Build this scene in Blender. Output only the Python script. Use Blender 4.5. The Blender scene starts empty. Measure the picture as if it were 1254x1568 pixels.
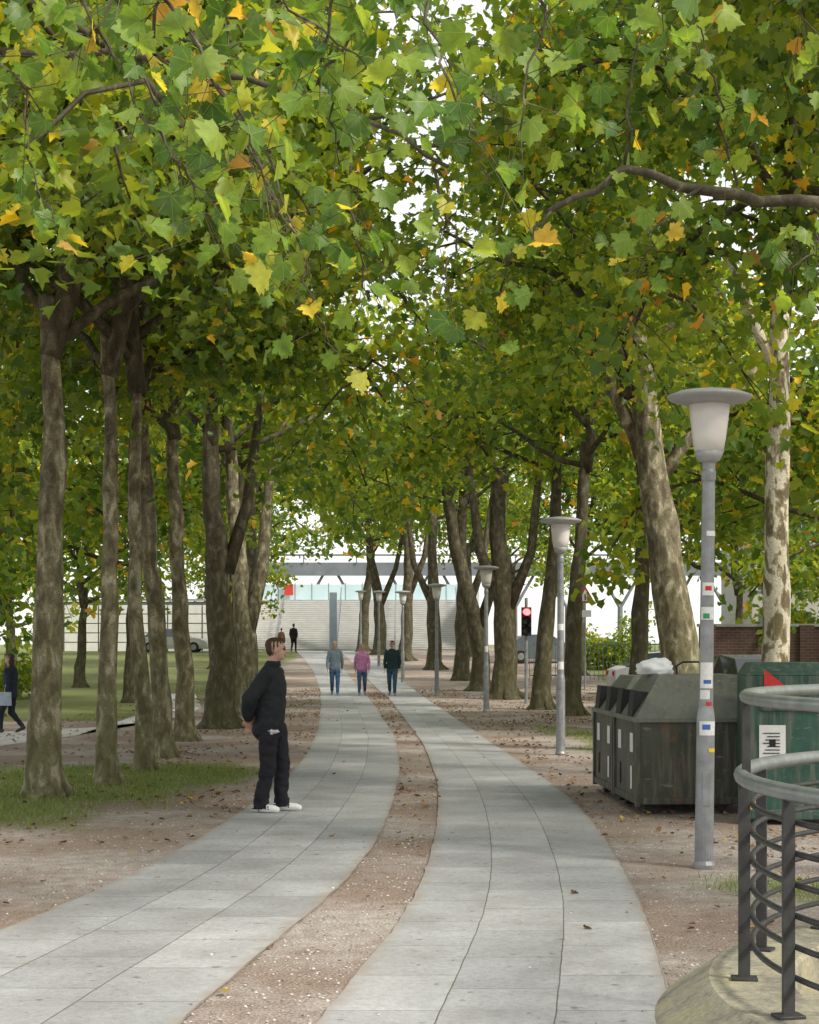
import bpy, bmesh, math, random
import numpy as np
from mathutils import Vector, Matrix, noise
from mathutils.kdtree import KDTree
random.seed(7)
sc=bpy.context.scene
COL=sc.collection
sc.view_settings.view_transform='Standard'
sc.view_settings.look='None'
sc.view_settings.exposure=0

def H(x,y):
    t=min(max((y-55)/50.0,0),1)
    return 1.2*t*t*(3-2*t)

# ------------------------------------------------------------ node helpers
def NT(name):
    m=bpy.data.materials.new(name); m.use_nodes=True
    nt=m.node_tree; nt.nodes.clear()
    return m,nt
def nd(nt,typ,props=None,**inp):
    n=nt.nodes.new(typ)
    for k,v in (props or {}).items(): setattr(n,k,v)
    for k,v in inp.items():
        if k[0]=='i' and k[1:].isdigit(): s=n.inputs[int(k[1:])]
        else: s=n.inputs[k.replace('_',' ')]
        if isinstance(v,bpy.types.NodeSocket): nt.links.new(v,s)
        else:
            if s.type=='RGBA' and len(v)==3: v=(*v,1)
            s.default_value=v
    return n
def ramp(nt,fac,stops,interp='LINEAR'):
    n=nt.nodes.new('ShaderNodeValToRGB'); cr=n.color_ramp; cr.interpolation=interp
    while len(cr.elements)<len(stops): cr.elements.new(0.5)
    for e,(p,c) in zip(cr.elements,stops):
        e.position=p; e.color=(*c,1) if len(c)==3 else c
    nt.links.new(fac,n.inputs[0]); return n.outputs[0]
def mixc(nt,f,a,b,mode='MIX'):
    n=nt.nodes.new('ShaderNodeMix'); n.data_type='RGBA'; n.blend_type=mode
    for s,v in ((n.inputs[0],f),(n.inputs[6],a),(n.inputs[7],b)):
        if isinstance(v,bpy.types.NodeSocket): nt.links.new(v,s)
        else:
            if s.type=='RGBA' and len(v)==3: v=(*v,1)
            s.default_value=v
    return n.outputs[2]
def math_(nt,op,a,b=0.0):
    n=nt.nodes.new('ShaderNodeMath'); n.operation=op
    for s,v in zip(n.inputs,(a,b)):
        if isinstance(v,bpy.types.NodeSocket): nt.links.new(v,s)
        else: s.default_value=v
    return n.outputs[0]
def noi(nt,vec,scale,detail=4,rough=.55):
    return nd(nt,'ShaderNodeTexNoise',Vector=vec,Scale=scale,Detail=float(detail),Roughness=rough).outputs[0]
def pos(nt): return nt.nodes.new('ShaderNodeNewGeometry').outputs['Position']
def out(nt,sh): 
    o=nt.nodes.new('ShaderNodeOutputMaterial'); nt.links.new(sh,o.inputs[0])
def simple(name,c,rough=.6,metal=0.,var=.15,scale=8.,bump=.0,spec=.3):
    m,nt=NT(name); p=pos(nt); n=noi(nt,p,scale)
    a=tuple(max(0,x*(1-var)) for x in c); b=tuple(x*(1+var) for x in c)
    col=ramp(nt,n,[(.3,a),(.7,b)])
    bs=nd(nt,'ShaderNodeBsdfPrincipled',Base_Color=col,Roughness=rough,Metallic=metal)
    bs.inputs['Specular IOR Level'].default_value=spec
    if bump>0:
        bn=nd(nt,'ShaderNodeBump',Strength=bump,Distance=.01,Height=noi(nt,p,scale*4)); nt.links.new(bn.outputs[0],bs.inputs['Normal'])
    out(nt,bs.outputs[0]); return m

# ------------------------------------------------------------ mesh builder
class MB:
    def __init__(s): s.v=[]; s.f=[]; s.m=[]
    def add(s,v,f,mi=0):
        o=len(s.v); s.v+= [tuple(p) for p in v]; s.f+=[tuple(i+o for i in q) for q in f]; s.m+=[mi]*len(f)
    def obj(s,name,mats,parent=None,smooth=False,bevel=0,loc=None):
        me=bpy.data.meshes.new(name); me.from_pydata(s.v,[],s.f)
        for m in mats: me.materials.append(m)
        me.polygons.foreach_set('material_index',s.m)
        me.polygons.foreach_set('use_smooth',[smooth]*len(s.f))
        me.update()
        ob=bpy.data.objects.new(name,me); COL.objects.link(ob)
        if parent: ob.parent=parent
        if loc: ob.location=loc
        if bevel:
            b=ob.modifiers.new('bevel','BEVEL'); b.width=bevel; b.segments=2; b.limit_method='ANGLE'
        return ob
def empty(name,loc=(0,0,0),rz=0):
    e=bpy.data.objects.new(name,None); COL.objects.link(e); e.location=loc; e.rotation_euler=(0,0,rz); e.empty_display_size=.3
    return e
def tube(mb,pts,rad,n=8,mi=0,cap=True,wob=0):
    pts=[Vector(p) for p in pts]; L=len(pts); V=[];F=[]
    ref=None
    for i,p in enumerate(pts):
        t=(pts[min(i+1,L-1)]-pts[max(i-1,0)]).normalized()
        if ref is None:
            ref=Vector((1,0,0)) if abs(t.x)<.8 else Vector((0,1,0))
        ref=(ref-t*ref.dot(t)).normalized(); b=t.cross(ref)
        for k in range(n):
            a=2*math.pi*k/n; r=rad[i]
            if wob: r*=1+wob*noise.noise(Vector((math.cos(a)*1.3+pts[0].x,math.sin(a)*1.3+pts[0].y,p.z*1.1)))
            V.append(p+(ref*math.cos(a)+b*math.sin(a))*r)
    for i in range(L-1):
        for k in range(n):
            F.append((i*n+k,i*n+(k+1)%n,(i+1)*n+(k+1)%n,(i+1)*n+k))
    if cap: F.append(tuple(range(n-1,-1,-1))); F.append(tuple((L-1)*n+k for k in range(n)))
    mb.add(V,F,mi)
def box(mb,c,s,mi=0,rz=0):
    cx,cy,cz=c; sx,sy,sz=[q/2 for q in s]; V=[]
    ca,sa=math.cos(rz),math.sin(rz)
    for z in (-sz,sz):
        for x,y in ((-sx,-sy),(sx,-sy),(sx,sy),(-sx,sy)):
            V.append((cx+x*ca-y*sa,cy+x*sa+y*ca,cz+z))
    mb.add(V,[(3,2,1,0),(4,5,6,7),(0,1,5,4),(1,2,6,5),(2,3,7,6),(3,0,4,7)],mi)
def lathe(mb,prof,n=24,mi=0,c=(0,0,0)):
    V=[];F=[]
    for r,z in prof:
        for k in range(n):
            a=2*math.pi*k/n; V.append((c[0]+r*math.cos(a),c[1]+r*math.sin(a),c[2]+z))
    for i in range(len(prof)-1):
        for k in range(n): F.append((i*n+k,i*n+(k+1)%n,(i+1)*n+(k+1)%n,(i+1)*n+k))
    F.append(tuple(range(n-1,-1,-1))); F.append(tuple((len(prof)-1)*n+k for k in range(n)))
    mb.add(V,F,mi)

# ------------------------------------------------------------ grass mask
def gm(x,y):
    n=noise.noise(Vector((x*.9,y*.6,3.1)))*.5+noise.noise(Vector((x*3,y*2,9)))*.22
    def el(cx,cy,rx,ry): return 1-math.hypot((x-cx)/rx,(y-cy)/ry)
    m=max(el(-5.6,18.0,3.0,4.4),el(-4.2,20.5,2.1,4.0),el(-3.0,21.6,1.1,2.4),el(2.75,11.6,.7,.8)*.6,el(3.6,29,1.2,6)*.4)
    if y>36 and x<-6: m=max(m,min((y-36)*.4,(-6-x)*.6,1.0))
    if x>8 and y>30: m=max(m,.4)
    return min(max((m*1.6+n)*1.6,0),1)

# ------------------------------------------------------------ materials
def mat_ground():
    m,nt=NT('ground_gravel'); p=pos(nt)
    n1=noi(nt,p,.55,5); n2=noi(nt,p,6,6,.7); n3=noi(nt,p,60,3,.7)
    base=ramp(nt,n2,[(.3,(.33,.275,.24)),(.5,(.46,.405,.37)),(.7,(.57,.525,.49))])
    warm=mixc(nt,ramp(nt,n1,[(.40,(0,0,0)),(.56,(1,1,1))]),base,(.27,.185,.135))
    base=mixc(nt,.65,base,warm)
    fine=ramp(nt,n3,[(.3,(.36,.34,.33)),(.5,(.90,.90,.90)),(.72,(1.35,1.33,1.31))])
    base=mixc(nt,.9,base,mixc(nt,1.,base,fine,'MULTIPLY'))
    vo=nd(nt,'ShaderNodeTexVoronoi',Vector=p,Scale=45.).outputs[0]
    g=mixc(nt,n2,(.09,.125,.035),(.24,.27,.09))
    at=nt.nodes.new('ShaderNodeAttribute'); at.attribute_name='grass'
    mk=math_(nt,'MULTIPLY',at.outputs['Fac'],ramp(nt,n2,[(.2,(.55,.55,.55)),(.6,(1,1,1))]))
    col=mixc(nt,mk,base,g)
    h=math_(nt,'ADD',n3,math_(nt,'MULTIPLY',vo,.6)); h=math_(nt,'ADD',h,math_(nt,'MULTIPLY',n2,2.))
    bn=nd(nt,'ShaderNodeBump',Strength=.7,Distance=.02,Height=h)
    bs=nd(nt,'ShaderNodeBsdfPrincipled',Base_Color=col,Roughness=.9,Normal=bn.outputs[0]); bs.inputs['Specular IOR Level'].default_value=.15
    out(nt,bs.outputs[0]); return m
def mat_paving(width,off):
    m,nt=NT('paving_slabs'); p=pos(nt)
    uv=nt.nodes.new('ShaderNodeUVMap').outputs[0]
    wn=nd(nt,'ShaderNodeTexNoise',Vector=p,Scale=3.,Detail=2.)
    uvw=nd(nt,'ShaderNodeVectorMath',{'operation':'ADD'},i0=uv,i1=nd(nt,'ShaderNodeVectorMath',{'operation':'SCALE'},i0=wn.outputs[1],Scale=.014).outputs[0]).outputs[0]
    br=nt.nodes.new('ShaderNodeTexBrick'); nt.links.new(uvw,br.inputs[0])
    br.offset=off; br.offset_frequency=2
    for k,v in (('Scale',1.),('Mortar Size',.0045),('Mortar Smooth',.4),('Brick Width',.83),('Row Height',width/3.)): br.inputs[k].default_value=v
    br.inputs['Color1'].default_value=(.38,.39,.405,1); br.inputs['Color2'].default_value=(.50,.51,.525,1); br.inputs['Mortar'].default_value=(.18,.17,.155,1)
    n1=noi(nt,p,1.6,5); n2=noi(nt,p,24,5,.7); n3=noi(nt,p,150,2)
    c=mixc(nt,1.,br.outputs[0],ramp(nt,n1,[(.3,(.80,.78,.76)),(.7,(1.1,1.1,1.1))]),'MULTIPLY')
    c=mixc(nt,1.,c,ramp(nt,n2,[(.25,(.76,.74,.72)),(.6,(1.03,1.03,1.03))]),'MULTIPLY')
    c=mixc(nt,1.,c,ramp(nt,n3,[(.3,(.76,.76,.76)),(.7,(1.12,1.12,1.12))]),'MULTIPLY')
    sp=ramp(nt,noi(nt,p,11,2,.5),[(.68,(1,1,1)),(.73,(.6,.57,.53))]); c=mixc(nt,1.,c,sp,'MULTIPLY')
    sx=nt.nodes.new('ShaderNodeSeparateXYZ'); nt.links.new(uv,sx.inputs[0])
    d=math_(nt,'MINIMUM',sx.outputs[1],math_(nt,'SUBTRACT',width,sx.outputs[1]))
    e=math_(nt,'SUBTRACT',math_(nt,'MULTIPLY',noi(nt,p,6,5,.75),.34),d)
    e=math_(nt,'MULTIPLY',math_(nt,'ADD',e,-.10),12.); e=nd(nt,'ShaderNodeClamp',Value=e).outputs[0]
    c=mixc(nt,math_(nt,'MULTIPLY',e,.85),c,(.34,.29,.25))
    h=math_(nt,'ADD',math_(nt,'MULTIPLY',br.outputs[1],-1.5),math_(nt,'MULTIPLY',n2,.5))
    bn=nd(nt,'ShaderNodeBump',Strength=.35,Distance=.01,Height=h)
    bs=nd(nt,'ShaderNodeBsdfPrincipled',Base_Color=c,Roughness=ramp(nt,n1,[(.3,(.55,.55,.55)),(.7,(.8,.8,.8))]),Normal=bn.outputs[0]); bs.inputs['Specular IOR Level'].default_value=.3
    out(nt,bs.outputs[0]); return m
def mat_bark(name,pale,dark=1.):
    m,nt=NT(name); p=pos(nt)
    mp=nd(nt,'ShaderNodeMapping',Vector=p,Scale=(1,1,.5)).outputs[0]
    wn=nd(nt,'ShaderNodeTexNoise',Vector=mp,Scale=5.,Detail=2.)
    wv=nd(nt,'ShaderNodeVectorMath',{'operation':'ADD'},i0=mp,i1=nd(nt,'ShaderNodeVectorMath',{'operation':'SCALE'},i0=wn.outputs[1],Scale=.22).outputs[0]).outputs[0]
    n=noi(nt,wv,8.5,3,.5); d=dark
    if pale: st=[(0,(.17,.14,.09)),(.42,(.27,.23,.15)),(.47,(.42,.37,.25)),(.505,(.74,.68,.55))]
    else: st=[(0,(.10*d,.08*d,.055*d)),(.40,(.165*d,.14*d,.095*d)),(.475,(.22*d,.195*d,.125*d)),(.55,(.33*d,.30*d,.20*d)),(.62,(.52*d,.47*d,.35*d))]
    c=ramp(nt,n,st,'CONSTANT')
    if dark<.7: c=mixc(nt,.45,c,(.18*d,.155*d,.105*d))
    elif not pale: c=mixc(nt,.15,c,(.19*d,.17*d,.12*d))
    f=noi(nt,p,40,4,.7)
    c=mixc(nt,1.,c,ramp(nt,f,[(.3,(.60,.60,.60)),(.65,(1.12,1.12,1.12))]),'MULTIPLY')
    sz=nt.nodes.new('ShaderNodeSeparateXYZ'); nt.links.new(p,sz.inputs[0])
    al=math_(nt,'MULTIPLY',noi(nt,p,2.5,2),math_(nt,'MULTIPLY',nd(nt,'ShaderNodeMapRange',Value=sz.outputs[2],i1=0.,i2=4.,i3=1.,i4=.1).outputs[0],.8))
    c=mixc(nt,al,c,(.15*d,.155*d,.055*d))
    bn=nd(nt,'ShaderNodeBump',Strength=.7,Distance=.02,Height=math_(nt,'ADD',n,math_(nt,'MULTIPLY',f,.35)))
    bs=nd(nt,'ShaderNodeBsdfPrincipled',Base_Color=c,Roughness=.85,Normal=bn.outputs[0]); bs.inputs['Specular IOR Level'].default_value=.2
    out(nt,bs.outputs[0]); return m
def mat_leaf(name,autumn=.06,bright=1.,veins=False,litter=False):
    m,nt=NT(name); g=nt.nodes.new('ShaderNodeNewGeometry'); p=g.outputs['Position']; r=g.outputs['Random Per Island']
    b=bright
    if litter:
        c=ramp(nt,r,[(0,(.13,.075,.045)),(.3,(.21,.125,.07)),(.6,(.28,.17,.09)),(.85,(.19,.11,.065)),(.97,(.45,.34,.09))])
        bs=nd(nt,'ShaderNodeBsdfDiffuse',Color=c); out(nt,bs.outputs[0]); return m
    a=autumn
    c=ramp(nt,r,[(0,(.040*b,.095*b,.020*b)),(.3,(.075*b,.15*b,.022*b)),(.6,(.125*b,.205*b,.026*b)),(1-3.2*a,(.18*b,.25*b,.03*b)),(1-1.6*a,(.31*b,.33*b,.03*b)),(1-.7*a,(.47*b,.37*b,.035*b)),(1-.15*a,(.36*b,.19*b,.05*b))])
    if not veins:
        n=noi(nt,p,.55,1); c=mixc(nt,ramp(nt,n,[(.40,(0,0,0)),(.60,(.85,.85,.85))]),c,mixc(nt,1.,c,(1.65,1.28,.6),'MULTIPLY'))
    else:
        uv=nd(nt,'ShaderNodeUVMap').outputs[0]; s=nt.nodes.new('ShaderNodeSeparateXYZ'); nt.links.new(uv,s.inputs[0])
        ax=math_(nt,'ABSOLUTE',s.outputs[0]); mn=None
        for ang in (0,38,78):
            ca,sa=math.cos(math.radians(ang)),math.sin(math.radians(ang))
            dd=math_(nt,'ABSOLUTE',math_(nt,'SUBTRACT',math_(nt,'MULTIPLY',ax,ca),math_(nt,'MULTIPLY',s.outputs[1],sa)))
            mn=dd if mn is None else math_(nt,'MINIMUM',mn,dd)
        n2=noi(nt,p,30,2); c=mixc(nt,1.,c,ramp(nt,n2,[(.3,(.8,.8,.8)),(.7,(1.15,1.15,1.15))]),'MULTIPLY')
        vf=math_(nt,'LESS_THAN',mn,.012)
        c=mixc(nt,math_(nt,'MULTIPLY',vf,.4),c,(.35,.42,.12))
    cu=mixc(nt,math_(nt,'MULTIPLY',g.outputs['Backfacing'],.25),c,(.22,.29,.12))
    bs=nd(nt,'ShaderNodeBsdfPrincipled',Base_Color=cu,Roughness=.45); bs.inputs['Specular IOR Level'].default_value=.4
    tr=nd(nt,'ShaderNodeBsdfTranslucent',Color=mixc(nt,1.,c,(2.5,2.2,1.1),'MULTIPLY'))
    mx=nd(nt,'ShaderNodeMixShader',i0=.44,i1=bs.outputs[0],i2=tr.outputs[0])
    out(nt,mx.outputs[0]); return m
M_ground=mat_ground()
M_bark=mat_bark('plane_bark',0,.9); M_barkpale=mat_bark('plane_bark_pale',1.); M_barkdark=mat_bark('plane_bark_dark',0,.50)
M_leaf=mat_leaf('plane_leaves',.020,1.15); M_leafnear=mat_leaf('plane_leaves_near',.04,1.3,veins=True); M_leafyel=mat_leaf('plane_leaves_turning',.20,1.25,veins=True)
M_litter=mat_leaf('fallen_leaves',litter=True)
M_galv=simple('galvanised_steel',(.27,.28,.29),.45,.45,.22,9,.1)
M_lampwhite=simple('lamp_opal',(.70,.68,.65),.35,0,.05,6)
M_lampgrey=simple('lamp_grey',(.36,.37,.37),.5,.1,.08,8)
M_white=simple('white_sticker',(.72,.72,.71),.5,0,.08,40)
M_red=simple('red_sticker',(.55,.04,.04),.5,0,.1,30)
M_blue=simple('blue_sticker',(.05,.14,.42),.5,0,.1,30)
M_green=simple('green_sticker',(.05,.3,.12),.5,0,.1,30)
M_black=simple('black_rubber',(.02,.02,.022),.6,0,.2,20)
M_yellow=simple('yellow_sticker',(.7,.5,.03),.5,0,.1,30)

# ------------------------------------------------------------ ground
def build_ground():
    xs=sorted(set([round(v,3) for v in list(np.arange(-14,10.01,.25))]+[-500,-300,-180,-110,-70,-45,-30,-22,-17,13,17,22,30,45,70,110,180,300,500]))
    ys=sorted(set([round(v,3) for v in list(np.arange(3,60.01,.3))]+[-60,-30,-15,-7,-3,0]+list(np.arange(61,112,2.))+[120,140,180,240,330,450,600]))
    V=[(x,y,H(x,y)) for y in ys for x in xs]; nx=len(xs)
    F=[(j*nx+i,j*nx+i+1,(j+1)*nx+i+1,(j+1)*nx+i) for j in range(len(ys)-1) for i in range(nx-1)]
    mb=MB(); mb.add(V,F); ob=mb.obj('ground',[M_ground],smooth=True)
    at=ob.data.attributes.new('grass','FLOAT','POINT')
    at.data.foreach_set('value',[gm(x,y) for x,y,z in V])
build_ground()
YL=[-5,3,7.5,9.8,11.5,13,16.8,20.3,25,32.4,46,60,75,100,110]
LL=np.array([YL,[-3.9,-3.4,-2.95,-2.47,-2.2,-1.98,-1.74,-1.58,-1.6,-1.81,-2.5,-3.3,-4.4,-6.9,-7.6]])
LR=np.array([[-5,3,7.5,8.5,10.5,13.5,17.2,22.4,30.2,48.6,60,75,100,110],[-2.1,-1.5,-1.07,-.94,-.62,-.31,-.186,-.12,-.25,-1.11,-1.75,-2.9,-5.1,-5.8]])
RL=np.array([[-5,3,7.5,9.0,11.4,15.4,20.3,28.2,51.5,60,75,100,110],[-1.6,-1.0,-.44,-.206,.08,.264,.366,.237,-.65,-1.15,-2.2,-4.3,-5.0]])
RR=np.array([[-5,3,7.5,9.4,12.7,17.2,21.3,28.2,48.6,60,75,100,110],[.1,.75,1.22,1.44,1.68,1.83,1.74,1.45,.64,.2,-.8,-2.8,-3.5]])
def edge(A,y):
    return sum(np.interp(y+d,A[0],A[1]) for d in (-1.6,-.8,0,.8,1.6))/5
def strip(name,A,B,width,off):
    ys=np.concatenate([np.arange(-5,60,.2),np.arange(60,110,1.5)]); V=[];uv=[];s=0;prev=None
    for y in ys:
        xl,xr=edge(A,y),edge(B,y); z=H(0,y)+.012
        c=Vector(((xl+xr)/2,y,0)); 
        if prev: s+=(c-prev).length
        prev=c
        for k in range(5):
            t=k/4; j=0
            if k in (0,4): j=.018*noise.noise(Vector((y*2.2,xl+k,0)))+.016*noise.noise(Vector((y*9,k,3)))
            V.append((xl+(xr-xl)*t+j,y,z)); uv.append((s,t*width))
    F=[(i*5+k,i*5+k+1,(i+1)*5+k+1,(i+1)*5+k) for i in range(len(ys)-1) for k in range(4)]
    mb=MB(); mb.add(V,F); ob=mb.obj(name,[mat_paving(width,off)])
    u=ob.data.uv_layers.new(name='UVMap')
    u.data.foreach_set('uv',[c for l in ob.data.loops for c in uv[l.vertex_index]])
strip('paved_path',LL,LR,1.6,.37); strip('paved_path',RL,RR,1.5,.6)
mb=MB(); P=[(-30,25.5,-30,30),(-14,25.5,-14,30.5),(-9,26,-8.6,31.5),(-7,27.5,-6.4,34),(-6.3,31,-5.4,38),(-6.6,40,-5.6,44),(-9,55,-7.5,57)]
V=[];
for a,b,c,d in P: V+=[(a,b,H(a,b)+.005),(c,d,H(c,d)+.005)]
mb.add(V,[(2*i,2*i+1,2*i+3,2*i+2)[::-1] for i in range(len(P)-1)])
mb.obj('side_path',[simple('side_path_gravel',(.55,.53,.52),.9,0,.15,5,.3)])

# ------------------------------------------------------------ leaves
def half(outl):
    n=len(outl); v=[(0,0,0)]+[(-x,y,0) for x,y in outl]+[(0,1,0)]
    L=list(range(0,n+2)); v+=[(x,y,0) for x,y in outl]
    Rr=[0,n+1]+[n+2+i for i in range(n-1,-1,-1)]
    v=[(x,y,.38*abs(x)-.35*(y-.4)**2) for x,y,z in v]
    return np.array(v,float),[L[::-1],Rr[::-1]]
LEAF_A=half([(.38,.0),(.58,.30),(.33,.38),(.36,.70),(.17,.68)])
LEAF_B=half([(.48,.14),(.28,.38),(.34,.72)])
LEAF_N=half([(.10,-.10),(.24,-.15),(.40,-.20),(.40,-.08),(.50,-.0),(.44,.07),(.45,.13),(.54,.15),(.62,.20),(.74,.36),(.62,.38),(.60,.46),(.48,.44),(.37,.43),(.41,.52),(.47,.58),(.42,.74),(.31,.72),(.27,.78),(.20,.76),(.15,.76),(.13,.83),(.08,.88)])
def leaf_obj(name,P,S,T,Nn,tpl,mat,parent=None,uvs=False):
    tv,tf=tpl; N=len(P); K=len(tv)
    T=T/np.linalg.norm(T,axis=1)[:,None]; Nn=Nn-T*(Nn*T).sum(1)[:,None]; Nn/=np.linalg.norm(Nn,axis=1)[:,None]+1e-9
    B=np.cross(T,Nn)
    V=P[:,None,:]+S[:,None,None]*(tv[None,:,0,None]*B[:,None,:]+tv[None,:,1,None]*T[:,None,:]+tv[None,:,2,None]*Nn[:,None,:])
    me=bpy.data.meshes.new(name); me.vertices.add(N*K); me.vertices.foreach_set('co',V.astype(np.float32).ravel())
    idx=np.concatenate([np.array(f) for f in tf]); ln=np.array([len(f) for f in tf])
    LI=(idx[None,:]+(np.arange(N)*K)[:,None]).ravel(); me.loops.add(len(LI)); me.loops.foreach_set('vertex_index',LI.astype(np.int32))
    tot=np.tile(ln,N); st=np.concatenate([[0],np.cumsum(tot)[:-1]])
    me.polygons.add(len(tot)); me.polygons.foreach_set('loop_start',st.astype(np.int32)); me.polygons.foreach_set('loop_total',tot.astype(np.int32))
    me.materials.append(mat); me.update(calc_edges=True)
    if uvs:
        u=me.uv_layers.new(name='UVMap'); u.data.foreach_set('uv',np.tile(tv[idx][:,:2],(N,1)).astype(np.float32).ravel())
    ob=bpy.data.objects.new(name,me); COL.objects.link(ob)
    if parent: ob.parent=parent
    return ob
def leaf_cloud(C,n,sig,rng,smin=.13,smax=.23):
    C=np.array(C); P=np.repeat(C,n,axis=0); N=len(P)
    P=P+rng.normal(0,1,(N,3))*np.array([sig,sig,sig*.75])
    T=rng.normal(0,1,(N,3)); T[:,2]=T[:,2]*.5-.6
    Nn=rng.normal(0,.6,(N,3)); Nn[:,2]+=.9
    return P,rng.uniform(smin,smax,N),T,Nn

def make_crown(seed,nleaf,smin,smax,twigs=True):
    rng=np.random.default_rng(seed); mb=MB(); C=[]
    rv=lambda s=1.:Vector(rng.normal(0,s,3))
    pts=[Vector((0,0,-.3))]; d=Vector((0,0,1))
    for i in range(7): d=(d+rv(.14)).normalized(); d.z=max(d.z,.7); pts.append(pts[-1]+d*.7)
    tube(mb,pts,[.13,.125,.11,.095,.08,.06,.045,.03],8)
    az=rng.uniform(0,6.28); NL=12
    for i in range(NL):
        t=i/(NL-1); q=.2+t*4.6; k=min(int(q),6); p=pts[k].lerp(pts[k+1],q-k)
        az+=2.4+rng.uniform(-.3,.3); el=math.radians(16+t*38+rng.uniform(-8,12)); L=(5.0-1.8*t)*rng.uniform(.85,1.15)
        d=Vector((math.cos(az)*math.cos(el),math.sin(az)*math.cos(el),math.sin(el)+.25))
        lp=[p]; n=7
        for j in range(n):
            d=(d+rv(.16)+Vector((0,0,.06-.055*j*(1-t*.5)))).normalized(); lp.append(lp[-1]+d*L/n)
        tube(mb,lp,[.07*(1-t*.4)*(1-.85*j/n)+.008 for j in range(n+1)],6)
        for s in range(7):
            u=.22+.78*(s+rng.uniform(0,.8))/7; u=min(u,.999)*n; k=int(u); sp=lp[k].lerp(lp[k+1],u-k)
            dd=(lp[k+1]-lp[k]).normalized(); sd=(dd*.6+rv(.75)); sd.z=sd.z*.6; sd.normalize()
            sl=rng.uniform(.9,1.9); ss=[sp]
            for j in range(4): sd=(sd+rv(.18)+Vector((0,0,-.09))).normalized(); ss.append(ss[-1]+sd*sl/4)
            tube(mb,ss,[.022,.018,.014,.010,.006],4,cap=False)
            C+= [ss[2],ss[3],ss[4]]
            for w in range(2):
                b=ss[1+w*2]; td=(sd+rv(.8)).normalized(); e=b+td*rng.uniform(.4,.8)+Vector((0,0,-.12))
                if twigs: tube(mb,[b,b.lerp(e,.5)+Vector((0,0,.03)),e],[.009,.007,.004],3,cap=False)
                C.append(e)
    C=[c for c in C if rng.uniform()>.06]
    return mb,leaf_cloud(C,nleaf,.29,rng,smin,smax)
CR=[];CRF=[]
for s in range(4):
    for lst,nl,a,b,tp in ((CR,26,.11,.185,LEAF_A),(CRF,12,.16,.27,LEAF_B)):
        mb,lc=make_crown(100+s,nl,a,b,lst is CR)
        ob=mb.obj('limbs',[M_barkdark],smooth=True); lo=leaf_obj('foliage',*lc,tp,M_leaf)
        lst.append((ob.data,lo.data)); bpy.data.objects.remove(ob); bpy.data.objects.remove(lo)

def plane_tree(x,y,r,ch,lean=((0,0),(0,0)),top=None,bark=None,seed=0,var=None,scale=1.,extra=(),name='plane_tree'):
    rng=random.Random(seed*13+5); e=empty(name,(x,y,H(x,y)))
    bark=bark or M_bark
    pts=[(0,0,-.15),(0,0,.0),(0,0,.12),(0,0,.35),(0,0,.8)]; rad=[r*1.9,r*1.6,r*1.32,r*1.12,r*1.03]
    cps=[(0,0,.8)]+[(a[0],a[1],a[2]) for a in lean]
    ztop=ch+.4
    if cps[-1][2]<ztop: cps.append((cps[-1][0]*1.05,cps[-1][1],ztop))
    cps=[Vector(c) for c in cps]
    for i in range(len(cps)-1):
        n=max(2,int((cps[i+1]-cps[i]).length/.5))
        for j in range(1,n+1):
            t=j/n
            p0=cps[max(i-1,0)];p1=cps[i];p2=cps[i+1];p3=cps[min(i+2,len(cps)-1)]
            p=.5*((2*p1)+(-p0+p2)*t+(2*p0-5*p1+4*p2-p3)*t*t+(-p0+3*p1-3*p2+p3)*t**3)
            p+=Vector((rng.uniform(-1,1),rng.uniform(-1,1),0))*.03
            pts.append(tuple(p)); h=p.z/ztop; rad.append(r*(1.02-.45*h)*(1+rng.uniform(-.04,.04)))
    mb=MB(); tube(mb,pts,rad,16,wob=.28)
    for k in range(5):
        a=k*1.256+rng.uniform(-.3,.3); rr=r*1.9
        tube(mb,[(math.cos(a)*rr,math.sin(a)*rr,-.08),(math.cos(a)*r*.9,math.sin(a)*r*.9,.16),(math.cos(a)*r*.3,math.sin(a)*r*.3,.6)],[r*.35,r*.4,r*.3],8)
    for ex in extra: tube(mb,ex[0],ex[1],10,wob=.2)
    mb.obj('trunk',[bark],e,smooth=True)
    L=CR if (y<32 and abs(x)<7) else CRF
    v=L[seed%4 if var is None else var]
    tp=pts[-1]; rot=rng.uniform(0,6.28); sz=scale*rng.uniform(.95,1.1)
    for nm,me in (('limbs',v[0]),('foliage',v[1])):
        o=bpy.data.objects.new(nm,me.copy()); COL.objects.link(o); o.parent=e; o.location=(tp[0],tp[1],ch); o.rotation_euler=(0,0,rot); o.scale=(scale,scale,sz)
    return e
D=M_barkdark
plane_tree(-4.14,18.6,.185,5.3,[(.05,0,2.5),(.06,0,4.2),(.02,0,5.6)],seed=1)
plane_tree(-3.75,20.3,.125,5.4,[(.03,0,2.2),(.0,0,5.2)],seed=2)
plane_tree(-3.63,22.4,.115,5.5,[(-.1,0,2),(-.14,0,4),(-.1,.1,5.4)],seed=3)
plane_tree(-3.77,25,.15,5.6,[(-.1,0,2),(-.3,0,4.5)],seed=4,extra=[([(-.2,0,3.4),(-.5,.1,4.6),(-.4,.2,6.4)],[.08,.065,.05])])
plane_tree(-4.0,29.2,.165,5.7,[(-.08,0,2),(-.2,0,4.5)],seed=5)
plane_tree(-3.86,33.6,.30,5.9,[(0,0,2),(-.2,0,4.5)],seed=6,bark=D,extra=[([(.1,0,3.2),(.5,.1,4.6),(.8,.2,6.9)],[.16,.12,.08])])
plane_tree(-3.95,39.8,.27,6.2,[(0,0,1.5),(-.25,0,4),(-.4,0,6)],seed=7,extra=[([(.0,0,2.0),(.35,0,3.6),(.5,.2,5.6),(.9,.2,7.2)],[.2,.16,.12,.07])])
plane_tree(-4.9,47,.25,6.3,[(0,0,3)],seed=8,bark=D)
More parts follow.
